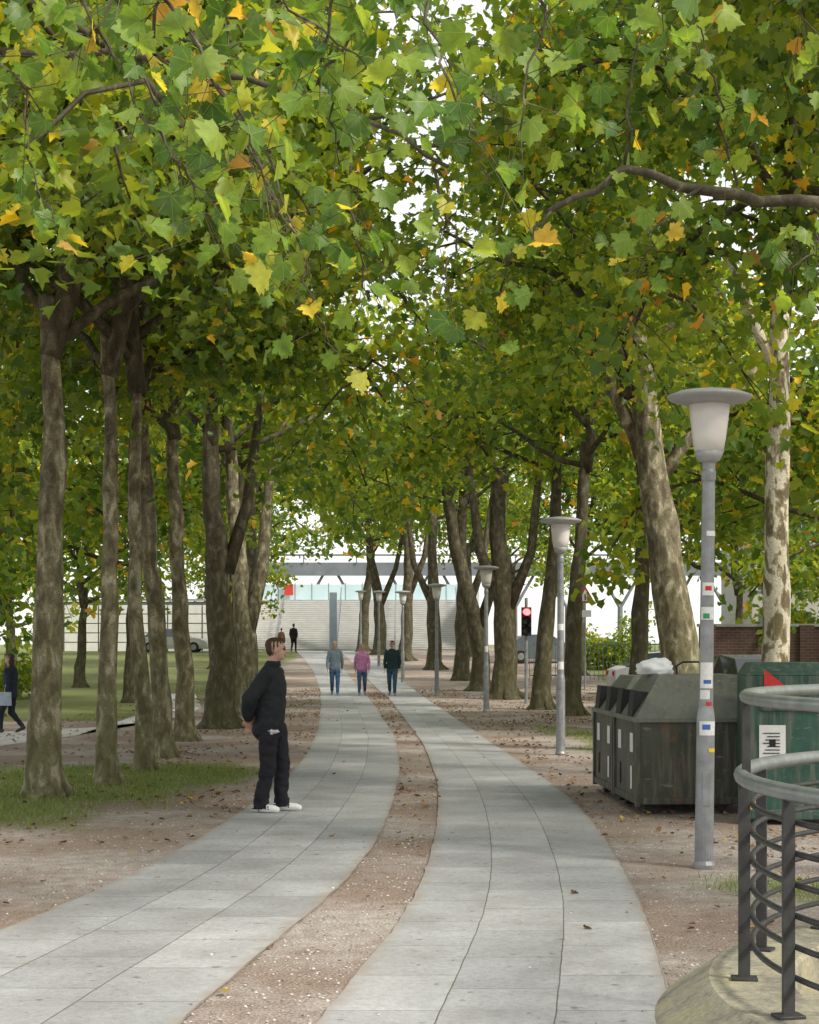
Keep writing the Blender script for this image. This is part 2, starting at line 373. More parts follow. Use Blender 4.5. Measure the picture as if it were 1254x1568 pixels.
plane_tree(-5.6,56,.27,6.6,[(.1,0,3),(.2,0,6)],seed=9,bark=D)
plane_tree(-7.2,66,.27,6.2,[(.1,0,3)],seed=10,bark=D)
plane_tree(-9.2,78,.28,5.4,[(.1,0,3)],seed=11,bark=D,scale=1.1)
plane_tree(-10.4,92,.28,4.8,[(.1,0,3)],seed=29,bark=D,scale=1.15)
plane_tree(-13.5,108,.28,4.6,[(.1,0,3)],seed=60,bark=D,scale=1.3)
plane_tree(4.55,20.5,.19,6.2,[(.05,0,2),(.06,0,4),(.12,0,7)],seed=12,bark=M_barkpale,extra=[([(.06,0,5.2),(-.2,0,5.7),(-.5,.1,6.6)],[.09,.07,.05])])
plane_tree(4.35,26,.34,6.0,[(0,0,1.2),(-.2,0,2.6),(-.45,0,4.2),(-.7,0,6.4),(-.85,0,8)],seed=13,extra=[([(-.5,0,4.2),(.1,.1,5.0),(.8,.2,5.6),(1.5,.3,6.6)],[.12,.1,.08,.05]),([(-.55,0,4.6),(-1.1,.1,5.8),(-1.2,.2,7.4)],[.13,.1,.06])])
plane_tree(4.6,33,.19,5.6,[(.1,0,3)],seed=14,bark=D)
plane_tree(3.95,39.5,.22,6.2,[(.1,0,3),(.3,0,6)],seed=15,bark=D)
plane_tree(3.5,43,.24,6.4,[(.1,0,2),(.35,0,5)],seed=16,bark=D)
plane_tree(3.0,51,.38,6.8,[(0,0,2),(-.2,0,4.5)],seed=17,bark=D,extra=[([(0,0,2.8),(-.8,0,4.6),(-1.2,0,7.6)],[.22,.17,.1]),([(0,0,2.6),(.8,0,4.6),(1.1,0,7.6)],[.2,.15,.1])])
plane_tree(2.6,59,.34,7.0,[(-.1,0,2),(-.9,0,5),(-1.2,0,7)],seed=18,bark=D,extra=[([(-.1,0,2.2),(.6,0,4.4),(.9,0,8)],[.2,.16,.1])])
plane_tree(2.2,68,.32,7.2,[(0,0,3)],seed=19,bark=D,extra=[([(0,0,2.4),(.8,0,4.6),(1.3,0,8)],[.2,.15,.1])])
plane_tree(1.2,77,.34,7.2,[(-.1,0,3)],seed=20,bark=D,extra=[([(0,0,2.8),(-1,0,5),(-1.4,0,8.4)],[.2,.15,.1])])
plane_tree(-.2,86,.34,7.2,[(.1,0,3)],seed=21,bark=D,extra=[([(0,0,3),(1,0,5.5),(1.4,0,8.4)],[.2,.15,.1])])
plane_tree(-1.7,95,.36,6.8,[(-.1,0,3),(-.6,0,6)],seed=22,bark=D,extra=[([(0,0,2.8),(.9,0,5),(1.6,0,8.4)],[.2,.15,.1])])
plane_tree(-2.9,103,.34,6.4,[(.1,0,3),(.5,0,6)],seed=23,bark=D)
plane_tree(3.2,92,.3,6.0,[(.1,0,3)],seed=61,bark=D,scale=1.1)
plane_tree(6.5,104,.3,5.2,[(.1,0,3)],seed=62,bark=D,scale=1.2)
TN_L=plane_tree(-5.3,10.2,.24,5.2,[(.1,0,3)],seed=24)
TN_R=plane_tree(5.3,11.2,.26,5.1,[(-.1,0,3)],seed=26)
plane_tree(-5.1,14.6,.22,5.4,[(.1,0,3)],seed=27)
plane_tree(5.4,15.8,.24,5.6,[(-.1,0,3)],seed=28)
for i,(x,y,r,ch,s) in enumerate([(8.6,31,.2,4.2,1.),(12.5,35,.22,3.8,1.1),(14.5,46,.2,3.6,1.1),(8.2,50,.22,4.8,1.),(19,42,.2,3.0,1.3),(11,60,.25,4.6,1.2),(19,62,.25,3.6,1.5),(7.5,72,.25,5.2,1.1),(30,80,.25,4,2.0),(17,84,.25,4,1.7),
     (-9.2,27,.2,4.0,1.),(-10,39,.2,3.6,1.1),(-15,47,.22,3.2,1.2),(-12.5,62,.2,3.4,1.2),(-22,60,.2,3.0,1.5),(-19,78,.25,3.2,1.7),(-8.2,48,.18,4.2,.95),(-34,82,.25,4,2.0),(-27,96,.25,3.5,2.0)]):
    plane_tree(x,y,r,ch,[(random.uniform(-.2,.2),0,3)],seed=30+i,bark=D,scale=s)

def near_branch(tree,main,twigs,seed,dens=13,rb=.03,lm=None):
    rng=np.random.default_rng(seed); o=Vector(tree.location); mb=MB(); P=[];S=[];T=[];Nn=[]
    def loc(p): return Vector(p)-o
    def spl(pts,m):
        pts=[Vector(p) for p in pts]; r=[]
        for i in range(len(pts)-1):
            for j in range(m): r.append(pts[i].lerp(pts[i+1],j/m)+Vector(rng.normal(0,.015,3)))
        r.append(pts[-1]); return r
    mp=spl(main,5); tube(mb,[loc(p) for p in mp],[rb*(1-.7*i/len(mp)) for i in range(len(mp))],8)
    for tw in twigs:
        tp=spl(tw,6); tube(mb,[loc(p) for p in tp],[.010*(1-.75*i/len(tp)) for i in range(len(tp))],5)
        L=sum((tp[i+1]-tp[i]).length for i in range(len(tp)-1))
        for k in range(int(L*dens)):
            u=rng.uniform(.15,1)*(len(tp)-1); i=min(int(u),len(tp)-2); p=tp[i].lerp(tp[i+1],u-i)
            q=p+Vector(rng.normal(0,1,3))*.14+Vector((0,0,-.04))
            tube(mb,[loc(p),loc(q)],[.0022,.0018],3,cap=False)
            P.append(loc(q)); S.append(rng.uniform(.06,.125)); t=rng.normal(0,.6,3); t[2]-=.75; T.append(t); n=rng.normal(0,.9,3); n[1]-=.2; n[2]+=.6; Nn.append(n)
    mb.obj('overhanging_branch',[M_barkdark],tree,smooth=True)
    leaf_obj('overhanging_leaves',np.array(P),np.array(S),np.array(T),np.array(Nn),LEAF_N,lm or M_leafnear,tree,uvs=True)
near_branch(TN_L,[(-5.2,10.2,4.9),(-3.5,8.6,5.1),(-1.6,7.0,4.9),(-.2,6.3,4.6),(.9,5.9,4.5)],
 [[(-1.6,7.0,4.85),(-1.3,6.5,4.3),(-1.0,6.2,3.75),(-.8,6.1,3.45)],[(-1.4,6.9,4.8),(-.9,6.4,4.2),(-.62,6.2,3.7),(-.5,6.1,3.4)],[(-2.2,7.3,4.9),(-1.9,6.8,4.3),(-1.5,6.5,3.95)],
  [(-.8,6.6,4.7),(-.5,6.4,4.3),(-.15,6.3,3.95)],[(-.1,6.3,4.6),(0,6.1,4.2),(.15,6.0,3.8),(.3,6.0,3.45)],[(.3,6.1,4.5),(.5,6.0,4.1),(.4,5.9,3.6)],[(-.2,6.3,4.6),(-.35,6.6,4.1),(-.3,7.0,3.8)],
  [(.8,5.9,4.5),(.95,6,4.2),(1.1,6.1,4.0)],[(-2.6,7.8,4.9),(-2.3,7.6,4.4),(-2.2,7.4,3.9)],[(-1.2,6.7,4.8),(-1.1,6.5,4.4),(-1.3,6.3,4.0)]],1,dens=24)
near_branch(TN_L,[(-5.2,10.3,5.0),(-3.5,9.6,5.2),(-1.6,9.0,5.0),(-.4,8.6,4.6),(.2,8.4,4.2)],
 [[(-.9,8.8,4.8),(-.7,8.5,4.2),(-.5,8.2,3.6)],[(-.3,8.6,4.5),(-.3,8.4,3.9),(-.2,8.3,3.5)],[(.1,8.4,4.2),(.25,8.4,3.8),(.15,8.3,3.5)],[(-1.5,9,5),(-1.3,8.8,4.4),(-1.0,8.7,3.9)],[(-2.2,9.2,5),(-2.1,9,4.4),(-1.9,8.8,4.0)],[(-2.8,9.4,5.1),(-2.7,9,4.5),(-2.4,8.7,4.1)],[(-.5,8.6,4.7),(-.2,8.4,5.0),(.3,8.3,4.9)],[(-.2,8.6,4.5),(.3,8.3,4.6),(.6,8.2,4.3)]],2,dens=26)
near_branch(TN_L,[(-1.6,7.0,4.9),(-1.2,6.6,4.75),(-.9,6.5,4.6)],
 [[(-.9,6.5,4.6),(-.8,6.4,4.0),(-.62,6.3,3.7),(-.55,6.2,3.5)],[(-.95,6.5,4.6),(-1.0,6.4,4.1),(-.85,6.3,3.75)],[(-.8,8.4,4.3),(-.55,8.2,3.7),(-.42,8.1,3.25)]],5,dens=16,rb=.014,lm=M_leafyel)
near_branch(TN_R,[(5.3,11.2,4.7),(3.9,10.2,4.25),(2.3,9.2,4.22),(1.55,9.0,4.25),(1.2,9.0,4.38),(.75,9.0,4.12)],
 [[(1.2,9,4.38),(1.2,8.9,4.8),(1.3,8.9,5.3)],[(1.6,9,4.25),(1.3,8.7,3.95),(1.2,8.6,3.7)],[(2.3,9.2,4.2),(2.2,8.8,3.9),(2.0,8.6,3.7)],[(2.6,9.3,4.2),(2.4,8.7,4.7),(2.0,8.4,5.0)],[(1.8,9,4.3),(1.6,8.5,4.6),(1.4,8.2,4.9)],[(.8,9,4.15),(.6,8.9,3.9),(.5,8.8,3.8)],[(3,9.6,4.3),(2.7,9,4.5),(2.5,8.6,4.8)],[(3,9.6,4.3),(2.8,9.2,3.8),(2.6,9.2,3.6)]],3,dens=20,rb=.05)

def shrub(name,x0,x1,y0,y1,z1,n,seed):
    rng=np.random.default_rng(seed); e=empty(name,((x0+x1)/2,(y0+y1)/2,H(0,(y0+y1)/2)))
    C=np.stack([rng.uniform(-(x1-x0)/2,(x1-x0)/2,n),rng.uniform(-(y1-y0)/2,(y1-y0)/2,n),rng.uniform(.1,1,n)**.8*z1],1)
    C[:,2]*=.75+.35*np.sin(C[:,0]*1.3+seed)
    C[:,2]=np.maximum(C[:,2],.15)
    leaf_obj('leaves',*leaf_cloud(C,20,.28,rng,.12,.22),LEAF_B,M_leaf,e)
    mb=MB()
    for k in range(n//8):
        c=C[k*8]; tube(mb,[(c[0]*.8,c[1]*.8,0),(c[0]*.9,c[1]*.9,c[2]*.5),tuple(c)],[.03,.02,.01],4)
    mb.obj('stems',[M_bark],e)
shrub('hedge',9,22,47,49,2.6,240,1); shrub('shrub',-18,-12.0,50,53,2.0,150,2); shrub('shrub',-34,-19,60,63,3,260,3); shrub('hedge',22,40,52,56,5,300,4); shrub('shrub',8,11,76,79,3,120,5)

# ------------------------------------------------------------ litter, pebbles, grass
def on_path(x,y): return (edge(LL,y)<x<edge(LR,y)) or (edge(RL,y)<x<edge(RR,y))
P=[];S=[];T=[];Nn=[]
rng=np.random.default_rng(5)
while len(P)<8000:
    y=6+ (rng.uniform(0,1)**.8)*55; x=rng.uniform(-8,7.5)
    op=on_path(x,y)
    pr=.005 if op else (.14+.86*max(0,noise.noise(Vector((x*.7,y*.4,5)))*1.7))*(1 if abs(x)<5 else .6)*(.3 if y<14 else 1)
    if x>1.7 and y<22 and not op: pr*=2.2
    if rng.uniform()>pr: continue
    P.append((x,y,H(x,y)+.022)); S.append(rng.uniform(.025,.07)); t=rng.normal(0,1,3); t[2]*=.12; T.append(t); n=rng.normal(0,.25,3); n[2]+=1; Nn.append(n)
leaf_obj('fallen_leaves',np.array(P),np.array(S),np.array(T),np.array(Nn),LEAF_A,M_litter)
ico=[(0,0,1),(.9,0,.3),(.3,.85,.3),(-.75,.5,.3),(-.7,-.55,.3),(.3,-.85,.3)]
icf=[(0,1,2),(0,2,3),(0,3,4),(0,4,5),(0,5,1)]
tv=np.array(ico,float)
P=[];S=[];T=[];Nn=[]
while len(P)<12000:
    y=6+rng.uniform(0,1)**1.6*16; x=rng.uniform(-6,5)
    if on_path(x,y) and rng.uniform()>.02: continue
    if abs(x)>1.5 and rng.uniform()>.6: continue
    P.append((x,y,H(x,y)-.001 + (.012 if on_path(x,y) else 0))); S.append(rng.uniform(.004,.013)); t=rng.normal(0,1,3); t[2]*=.1; T.append(t); n=rng.normal(0,.2,3); n[2]+=1; Nn.append(n)
m,nt=NT('pebbles'); g=nt.nodes.new('ShaderNodeNewGeometry')
c=ramp(nt,g.outputs['Random Per Island'],[(0,(.16,.14,.12)),(.5,(.40,.37,.34)),(1,(.66,.64,.60))])
out(nt,nd(nt,'ShaderNodeBsdfPrincipled',Base_Color=c,Roughness=.85).outputs[0])
leaf_obj('gravel',np.array(P),np.array(S),np.array(T),np.array(Nn),(tv,[list(f) for f in icf]),m)
blade=(np.array([(-.06,0,0),(.06,0,0),(.035,.55,.08),(0,1,.25),(-.035,.55,.08)],float),[[0,1,2,3,4]])
P=[];S=[];T=[];Nn=[]
while len(P)<32000:
    x=rng.uniform(-8.5,4); y=rng.uniform(10,34)
    g=gm(x,y)
    if g<.2 or rng.uniform()>g or on_path(x,y): continue
    P.append((x,y,H(x,y))); S.append(rng.uniform(.025,.07)); t=rng.normal(0,.4,3); t[2]=1; T.append(t); Nn.append(rng.normal(0,1,3))
m,nt=NT('grass_blades'); g=nt.nodes.new('ShaderNodeNewGeometry')
c=ramp(nt,g.outputs['Random Per Island'],[(0,(.18,.27,.05)),(.6,(.31,.40,.10)),(1,(.48,.48,.20))])
bs=nd(nt,'ShaderNodeBsdfDiffuse',Color=c); tr=nd(nt,'ShaderNodeBsdfTranslucent',Color=c)
out(nt,nd(nt,'ShaderNodeMixShader',i0=.35,i1=bs.outputs[0],i2=tr.outputs[0]).outputs[0])
leaf_obj('grass',np.array(P),np.array(S),np.array(T),np.array(Nn),blade,m)

# ------------------------------------------------------------ street lamps
def street_lamp(x,y,stickers=(),lean=0.,s=1.):
    e=empty('street_lamp',(x,y,H(x,y))); e.rotation_euler=(0,lean,0); e.scale=(s,s,s)
    mb=MB()
    lathe(mb,[(.09,0),(.09,.03),(.073,.06),(.071,1.15),(.067,1.2),(.056,1.26),(.050,3.0),(.056,3.02),(.058,3.08),(.05,3.1),(.05,3.16)],20)
    mb.obj('pole',[M_galv],e,smooth=False,bevel=.004)
    mb=MB(); lathe(mb,[(.05,3.15),(.085,3.17),(.10,3.2),(.115,3.24)],24,1); lathe(mb,[(.112,3.235),(.13,3.35),(.148,3.5),(.158,3.62)],28,0)
    ob=mb.obj('shade',[M_lampwhite,M_lampgrey],e,smooth=True)
    mb=MB(); lathe(mb,[(.158,3.60),(.30,3.635),(.325,3.655),(.328,3.67),(.25,3.70),(.10,3.72),(.03,3.725)],32)
    mb.obj('cap',[M_lampgrey],e,smooth=True)
    mb=MB()
    for z,h,a0,a1,mi in stickers:
        r=(.0735 if z<1.15 else .058)+(.0012 if mi else 0)
        V=[];n=8
        for k in range(n+1):
            a=math.radians(270+a0+(a1-a0)*k/n); V+=[(r*math.cos(a),r*math.sin(a),z-h/2),(r*math.cos(a),r*math.sin(a),z+h/2)]
        mb.add(V,[(2*k,2*k+2,2*k+3,2*k+1) for k in range(n)],mi)
    if stickers: mb.obj('stickers',[M_white,M_red,M_blue,M_green,M_yellow],e)
    mb=MB(); box(mb,(0,-.070,.62),(.06,.012,.26)); mb.obj('service_door',[M_galv],e,bevel=.003)
street_lamp(2.29,12.7,[(2.17,.10,-50,50,0),(2.175,.035,-25,25,1),(1.98,.10,-60,60,0),(1.96,.04,-40,10,3),(1.5,.20,-60,50,0),(1.45,.03,-30,30,2),(1.35,.07,-60,20,0),(1.28,.03,-10,40,1),(1.09,.11,-50,60,0),(1.10,.04,-30,20,2),(2.6,.04,-20,60,0),(.92,.03,10,60,4)],lean=.012,s=1.0)
street_lamp(2.36,25.5,[(2.0,.1,-50,50,0),(1.4,.12,-50,50,0)]); street_lamp(1.95,41.5,[(1.6,.15,-50,50,0)]); street_lamp(.9,54); street_lamp(-.27,66); street_lamp(-1.5,80); street_lamp(-2.75,92)

# ------------------------------------------------------------ recycling containers
def mat_cont(name,c,rust=.62):
    m,nt=NT(name); p=pos(nt); n=noi(nt,p,3,6,.7); 
    mp=nd(nt,'ShaderNodeMapping',Vector=p,Scale=(9,9,.8)).outputs[0]; st=noi(nt,mp,2,5,.6)
    col=ramp(nt,n,[(.3,tuple(q*.65 for q in c)),(.6,tuple(q*1.2 for q in c))])
    col=mixc(nt,ramp(nt,st,[(.48,(0,0,0)),(.70,(.65,.65,.65))]),col,(.20,.185,.14))
    col=mixc(nt,ramp(nt,noi(nt,p,7,6,.75),[(rust-.02,(0,0,0)),(rust+.03,(.75,.75,.75))]),col,(.13,.065,.035))
    mp2=nd(nt,'ShaderNodeMapping',Vector=p,Scale=(3,3,14),Rotation=(.3,.2,0)).outputs[0]
    col=mixc(nt,ramp(nt,noi(nt,mp2,1.6,4,.7),[(.64,(0,0,0)),(.68,(.35,.35,.35))]),col,(.35,.36,.33))
    bs=nd(nt,'ShaderNodeBsdfPrincipled',Base_Color=col,Roughness=.5,Metallic=.1); out(nt,bs.outputs[0]); return m
M_cont=mat_cont('container_olive',(.050,.054,.038),.60); M_conttop=mat_cont('container_lid',(.13,.14,.12),.66); M_contg=mat_cont('container_green',(.025,.08,.06),.70)
def container(x,y,w,d,h=1.38):
    e=empty('recycling_container',(x,y,H(x,y)),rz=math.radians(3))
    mb=MB(); hw,hd=w/2,d/2
    lv=[(hw,hd,.10),(hw,hd,.94),(hw+.02,hd+.02,.96),(hw+.02,hd+.02,.99),(hw*.62,hd*.66,h)]
    V=[]
    for a,b,z in lv: V+=[(-a,-b,z),(a,-b,z),(a,b,z),(-a,b,z)]
    F=[(i*4+k,i*4+(k+1)%4,(i+1)*4+(k+1)%4,(i+1)*4+k) for i in range(len(lv)-1) for k in range(4)]
    mb.add(V,F+[(3,2,1,0),(16,17,18,19)],0)
    for k in range(4): mb.m[len(mb.m)-2-4+k]=1
    mb.m[-1]=1
    for sx in (-1,1):
        for sy in (-1,1): box(mb,(sx*(hw),sy*(hd),.52),(.05,.05,.88),0)
    for sy in (-1,1): box(mb,(0,sy*(hd+.004),.14),(w-.1,.03,.07),0); box(mb,(0,sy*(hd+.02),.965),(w+.08,.03,.05),1)
    for sx in (-1,1): box(mb,(sx*(hw+.004),0,.14),(.03,d-.1,.07),0); box(mb,(sx*(hw+.02),0,.967),(.03,d+.08,.05),1)
    for sx in (-.8,.8):
        for sy in (-.8,.8): box(mb,(sx*hw,sy*hd,.05),(.1,.1,.1),2)
    tube(mb,[(-.15,0,h),(-.15,0,h+.09),(-.08,0,h+.13),(.08,0,h+.13),(.15,0,h+.09),(.15,0,h)],[.012]*6,6,2)
    for oy in (-.27,.27):
        yy=oy*d; s=.13
        V=[(-hw-.03,yy-s,.99),(-hw-.03,yy+s,.99),(-hw+.0,yy-s,1.26),(-hw+.0,yy+s,1.26),(-hw*.72,yy-s,1.24),(-hw*.72,yy+s,1.24),(-hw*.98,yy-s,.98),(-hw*.98,yy+s,.98)]
        mb.add(V,[(0,2,3,1),(2,4,5,3),(0,6,4,2),(1,3,5,7)],2)
        box(mb,(-hw-.007,yy,.72),(.012,.14,.2),3); box(mb,(-hw-.01,yy,.36),(.012,.06,.24),3 if oy<0 else 0)
    mb.obj('body',[M_cont,M_conttop,M_black,M_white],e,bevel=.008)
    return e
container(2.98,17.3,1.38,1.25,1.42); container(2.92,18.75,1.38,1.25,1.38); 
ge=empty('clothes_bank_container',(3.72,16.15,0),rz=math.radians(-6))
mb=MB(); box(mb,(0,0,.76),(.86,.9,1.36)); 
V=[(-.43,-.45,1.44),(.43,-.45,1.44),(.43,.45,1.44),(-.43,.45,1.44),(-.36,-.2,1.56),(.36,-.2,1.56),(.36,.38,1.56),(-.36,.38,1.56)]
mb.add(V,[(0,1,5,4),(1,2,6,5),(2,3,7,6),(3,0,4,7),(4,5,6,7)]); box(mb,(0,-.462,1.2),(.6,.03,.22),0); box(mb,(0,-.47,.1),(.9,.04,.1),0)
mb.obj('body',[M_contg],ge,bevel=.03)
mb=MB(); box(mb,(-.18,-.455,.76),(.25,.008,.40),0); box(mb,(-.18,-.462,.62),(.19,.006,.02),3)
for k in range(7): box(mb,(-.18+(k%3-1)*.01,-.462,.69+k*.032),(.16-.02*(k%3),.004,.009),2)
box(mb,(-.18,-.462,.79),(.06,.007,.07),2); box(mb,(-.36,-.455,.18),(.09,.008,.15),4)
mb.add([(-.26,-.482,1.29),(.0,-.482,1.29),(-.26,-.482,1.5)],[(0,1,2)],1); box(mb,(-.14,-.482,1.24),(.24,.006,.07),0)
mb.obj('posters',[M_white,M_red,M_black,M_blue,M_yellow],ge)
bm=bmesh.new(); bmesh.ops.create_icosphere(bm,subdivisions=4,radius=1)
for v in bm.verts:
    n=noise.noise(v.co*1.6)*.3+noise.noise(v.co*4.5)*.15; v.co*=1+n; v.co.x*=.2; v.co.y*=.15; v.co.z=max(v.co.z*.12,-.05)
me=bpy.data.meshes.new('plastic_bag'); bm.to_mesh(me); bm.free(); me.materials.append(simple('bag_plastic',(.75,.76,.78),.35,0,.05,5))
for p in me.polygons: p.use_smooth=True
ob=bpy.data.objects.new('plastic_bag',me); COL.objects.link(ob); ob.location=(2.62,17.3,1.47)

# ------------------------------------------------------------ round railing on plinth
cx,cy=3.74,7.26
pe=empty('round_railing',(cx,cy,0)); n=96
mb=MB()
prof=[(2.66,-.02),(2.60,.03),(2.40,.17),(2.37,.19),(2.0,.19),(1.98,.17),(1.98,.02)]
V=[];F=[]
for r,z in prof:
    for k in range(n): a=2*math.pi*k/n; V.append((r*math.cos(a),r*math.sin(a),z))
for i in range(len(prof)-1):
    for k in range(n): F.append((i*n+k,i*n+(k+1)%n,(i+1)*n+(k+1)%n,(i+1)*n+k))
F.append(tuple((len(prof)-1)*n+k for k in range(n)))
mb.add(V,F)
m,nt=NT('mossy_concrete'); p=pos(nt)
c=ramp(nt,noi(nt,p,2.5,6,.65),[(.35,(.20,.19,.15)),(.5,(.36,.335,.25)),(.65,(.42,.38,.22))])
c=mixc(nt,1.,c,ramp(nt,noi(nt,p,40,4,.7),[(.3,(.65,.65,.65)),(.7,(1.1,1.1,1.1))]),'MULTIPLY')
bn=nd(nt,'ShaderNodeBump',Strength=.4,Distance=.01,Height=noi(nt,p,30,5,.7))
out(nt,nd(nt,'ShaderNodeBsdfPrincipled',Base_Color=c,Roughness=.85,Normal=bn.outputs[0]).outputs[0])
mb.obj('plinth',[m],pe)
M_rail=simple('railing_paint_dark',(.055,.055,.055),.45,.3,.25,12,.1); M_hand=simple('handrail_steel',(.24,.26,.25),.4,.5,.2,10)
def ring(mb,r,z,rr,mi=0,m_=10):
    n=96; V=[];F=[]
    for k in range(n):
        a=2*math.pi*k/n
        for j in range(m_):
            b=2*math.pi*j/m_; V.append(((r+rr*math.cos(b))*math.cos(a),(r+rr*math.cos(b))*math.sin(a),z+rr*math.sin(b)))
    for k in range(n):
        for j in range(m_): F.append((k*m_+j,((k+1)%n)*m_+j,((k+1)%n)*m_+(j+1)%m_,k*m_+(j+1)%m_))
    mb.add(V,F,mi)
mb=MB(); ring(mb,2.2,1.5,.030); ring(mb,2.22,1.13,.036); mb.obj('handrails',[M_hand],pe,smooth=True)
mb=MB()
for z in (1.0,.87,.74,.61,.48,.35): ring(mb,2.17,z,.014,0,8)
mb.obj('horizontal_bars',[M_rail],pe,smooth=True)
mb=MB()
for k in range(18):
    a=math.radians(172+k*20); box(mb,(2.21*math.cos(a),2.21*math.sin(a),.645),(.055,.018,.93),0,a); box(mb,(2.21*math.cos(a),2.21*math.sin(a),.197),(.12,.09,.014),0,a)
    if k%3==0: box(mb,(2.2*math.cos(a),2.2*math.sin(a),1.31),(.04,.014,.34),0,a)
mb.obj('posts',[M_rail],pe,bevel=.003)

# ------------------------------------------------------------ station, stairs, bridge
M_step=simple('white_concrete',(.70,.70,.68),.7,0,.08,2); M_stepgrey=simple('step_tread',(.30,.30,.30),.8,0,.1,3); M_steel=simple('bridge_steel_hazed',(.20,.22,.24),.5,.2,.15,1)  # bridge steel is lightened, distance haze put into its colour
M_bluecol=simple('blue_grey_column',(.24,.30,.36),.5,.1,.1,2); M_glass=simple('pale_glass',(.50,.64,.68),.15,0,.1,.6,spec=.8); M_redp=simple('red_panel',(.5,.05,.04),.5)
se=empty('station_stairs',(0,112,1.2))
mb=MB(); nst=24
for i in range(nst):
    z=i*.155; y=i*.34
    box(mb,(-3.3,y+.5,z+.066),(15,1.0,.135),0); box(mb,(-3.3,y-.01,z+.145),(15,.10,.02),1)
box(mb,(-3.3,nst*.34+8,1.85),(15,15,3.7),0)
for x in (-11.1,4.5): box(mb,(x,4.5,2.1),(.5,9.6,4.2),0)
mb.obj('steps',[M_step,M_stepgrey],se)  # second material: darker grey nosings, also backing and cap of the panel wall
mb=MB()
for x in (-9.2,-5.0,-1,3.4):
    tube(mb,[(x,0,.95),(x,8.2,4.65)],[.045,.045],6)
    for i in range(0,24,3): tube(mb,[(x,i*.34,i*.155),(x,i*.34,i*.155+.95)],[.03,.03],6)
mb.obj('handrails',[M_galv],se)
mb=MB(); box(mb,(-5.2,-.6,2.0),(.5,.5,4.0)); mb.obj('column',[M_bluecol],se)
mb=MB()
for i in range(13): box(mb,(-10.4+i*1.25,9.6,4.35),(1.19,.05,1.15),0); box(mb,(-11.02+i*1.25,9.6,4.4),(.06,.08,1.3),1)
box(mb,(-9.0,9.3,4.5),(.7,.2,.8),2)
mb.obj('platform_screen',[M_glass,M_steel,M_redp],se)
be=empty('railway_bridge',(0,126,1.2)); mb=MB()
box(mb,(10,0,6.3),(46,5,.7),0); box(mb,(10,-2.6,7.2),(46,.1,.14),0); box(mb,(10,-2.4,5.8),(46,.3,.3),0)
for i in range(11):
    x=-8+i*4; box(mb,(x,-2.6,6.9),(.1,.1,.6),0)
    tube(mb,[(x,-2.0,-1.2),(x,-2.0,3.3)],[.22,.2],10); tube(mb,[(x,-2,3.2),(x-1.6,-2,6)],[.13,.1],8); tube(mb,[(x,-2,3.2),(x+1.6,-2,6)],[.13,.1],8)
mb.obj('deck_and_columns',[M_steel],be)
we=empty('panel_wall',(-16.5,104,1.2)); mb=MB()
for i in range(5):
    for k in range(5): box(mb,(-4.4+i*2.2,0,.3+k*.6),(2.1,.2,.54),0)
box(mb,(0,.12,1.6),(11.2,.1,3.2),1); box(mb,(0,0,3.3),(11.3,.3,.12),1)
mb.obj('panels',[M_step,M_stepgrey],we)
def building(name,x,y,w,d,h,nx,nz,wall):
    e=empty(name,(x,y,H(x,y))); mb=MB(); box(mb,(0,0,h/2),(w,d,h),0)
    cw=w/nx; chh=h/nz
    for i in range(nx):
        for j in range(nz):
            X=-w/2+cw*(i+.5); Z=chh*(j+.55)
            box(mb,(X,-d/2-.01,Z),(cw*.6,.06,chh*.55),1); box(mb,(X,-d/2-.05,Z-chh*.3),(cw*.68,.12,.06),2); box(mb,(X,-d/2-.045,Z),(.05,.05,chh*.55),2)
    box(mb,(0,0,h+.12),(w+.3,d+.3,.24),2)
    mb.obj('walls',[wall,simple('window_glass',(.05,.07,.09),.12,0,.2,1,spec=.8),M_lampgrey],e)
building('apartment_building',30,105,18,10,12,9,4,simple('pale_render',(.40,.39,.36),.8,0,.06,1))
m,nt=NT('red_brick'); tc=pos(nt); sx=nt.nodes.new('ShaderNodeSeparateXYZ'); nt.links.new(tc,sx.inputs[0]); cm=nd(nt,'ShaderNodeCombineXYZ',X=sx.outputs[0],Y=sx.outputs[2])
br=nd(nt,'ShaderNodeTexBrick',Vector=cm.outputs[0],Color1=(.13,.065,.05),Color2=(.09,.045,.04),Mortar=(.16,.14,.12),Scale=1.); 
for k,v in (('Mortar Size',.006),('Brick Width',.24),('Row Height',.08)): br.inputs[k].default_value=v
out(nt,nd(nt,'ShaderNodeBsdfPrincipled',Base_Color=br.outputs[0],Roughness=.85).outputs[0])
we=empty('brick_wall',(15,45,0)); mb=MB(); box(mb,(0,0,1.1),(14,.3,2.2),0); box(mb,(0,0,2.24),(14.1,.4,.08),1)
for i in range(6): box(mb,(-6.8+i*2.7,-.05,1.12),(.4,.42,2.24),0)
mb.obj('wall',[m,M_lampgrey],we)
fe=empty('metal_fence',(13,68,H(0,68))); mb=MB()
for i in range(90): box(mb,(-8+i*.18,0,.8),(.025,.025,1.6))
box(mb,(0,0,1.5),(16,.05,.05)); box(mb,(0,0,.2),(16,.05,.05)); mb.obj('bars',[M_hand],fe)
mb=MB(); mb.add([(7.5,50,H(0,50)+.006),(60,50,H(0,50)+.006),(60,60,H(0,60)+.006),(7.5,60,H(0,60)+.006)],[(0,1,2,3)]); mb.obj('road',[simple('asphalt',(.07,.07,.075),.85,0,.15,4,.2)])

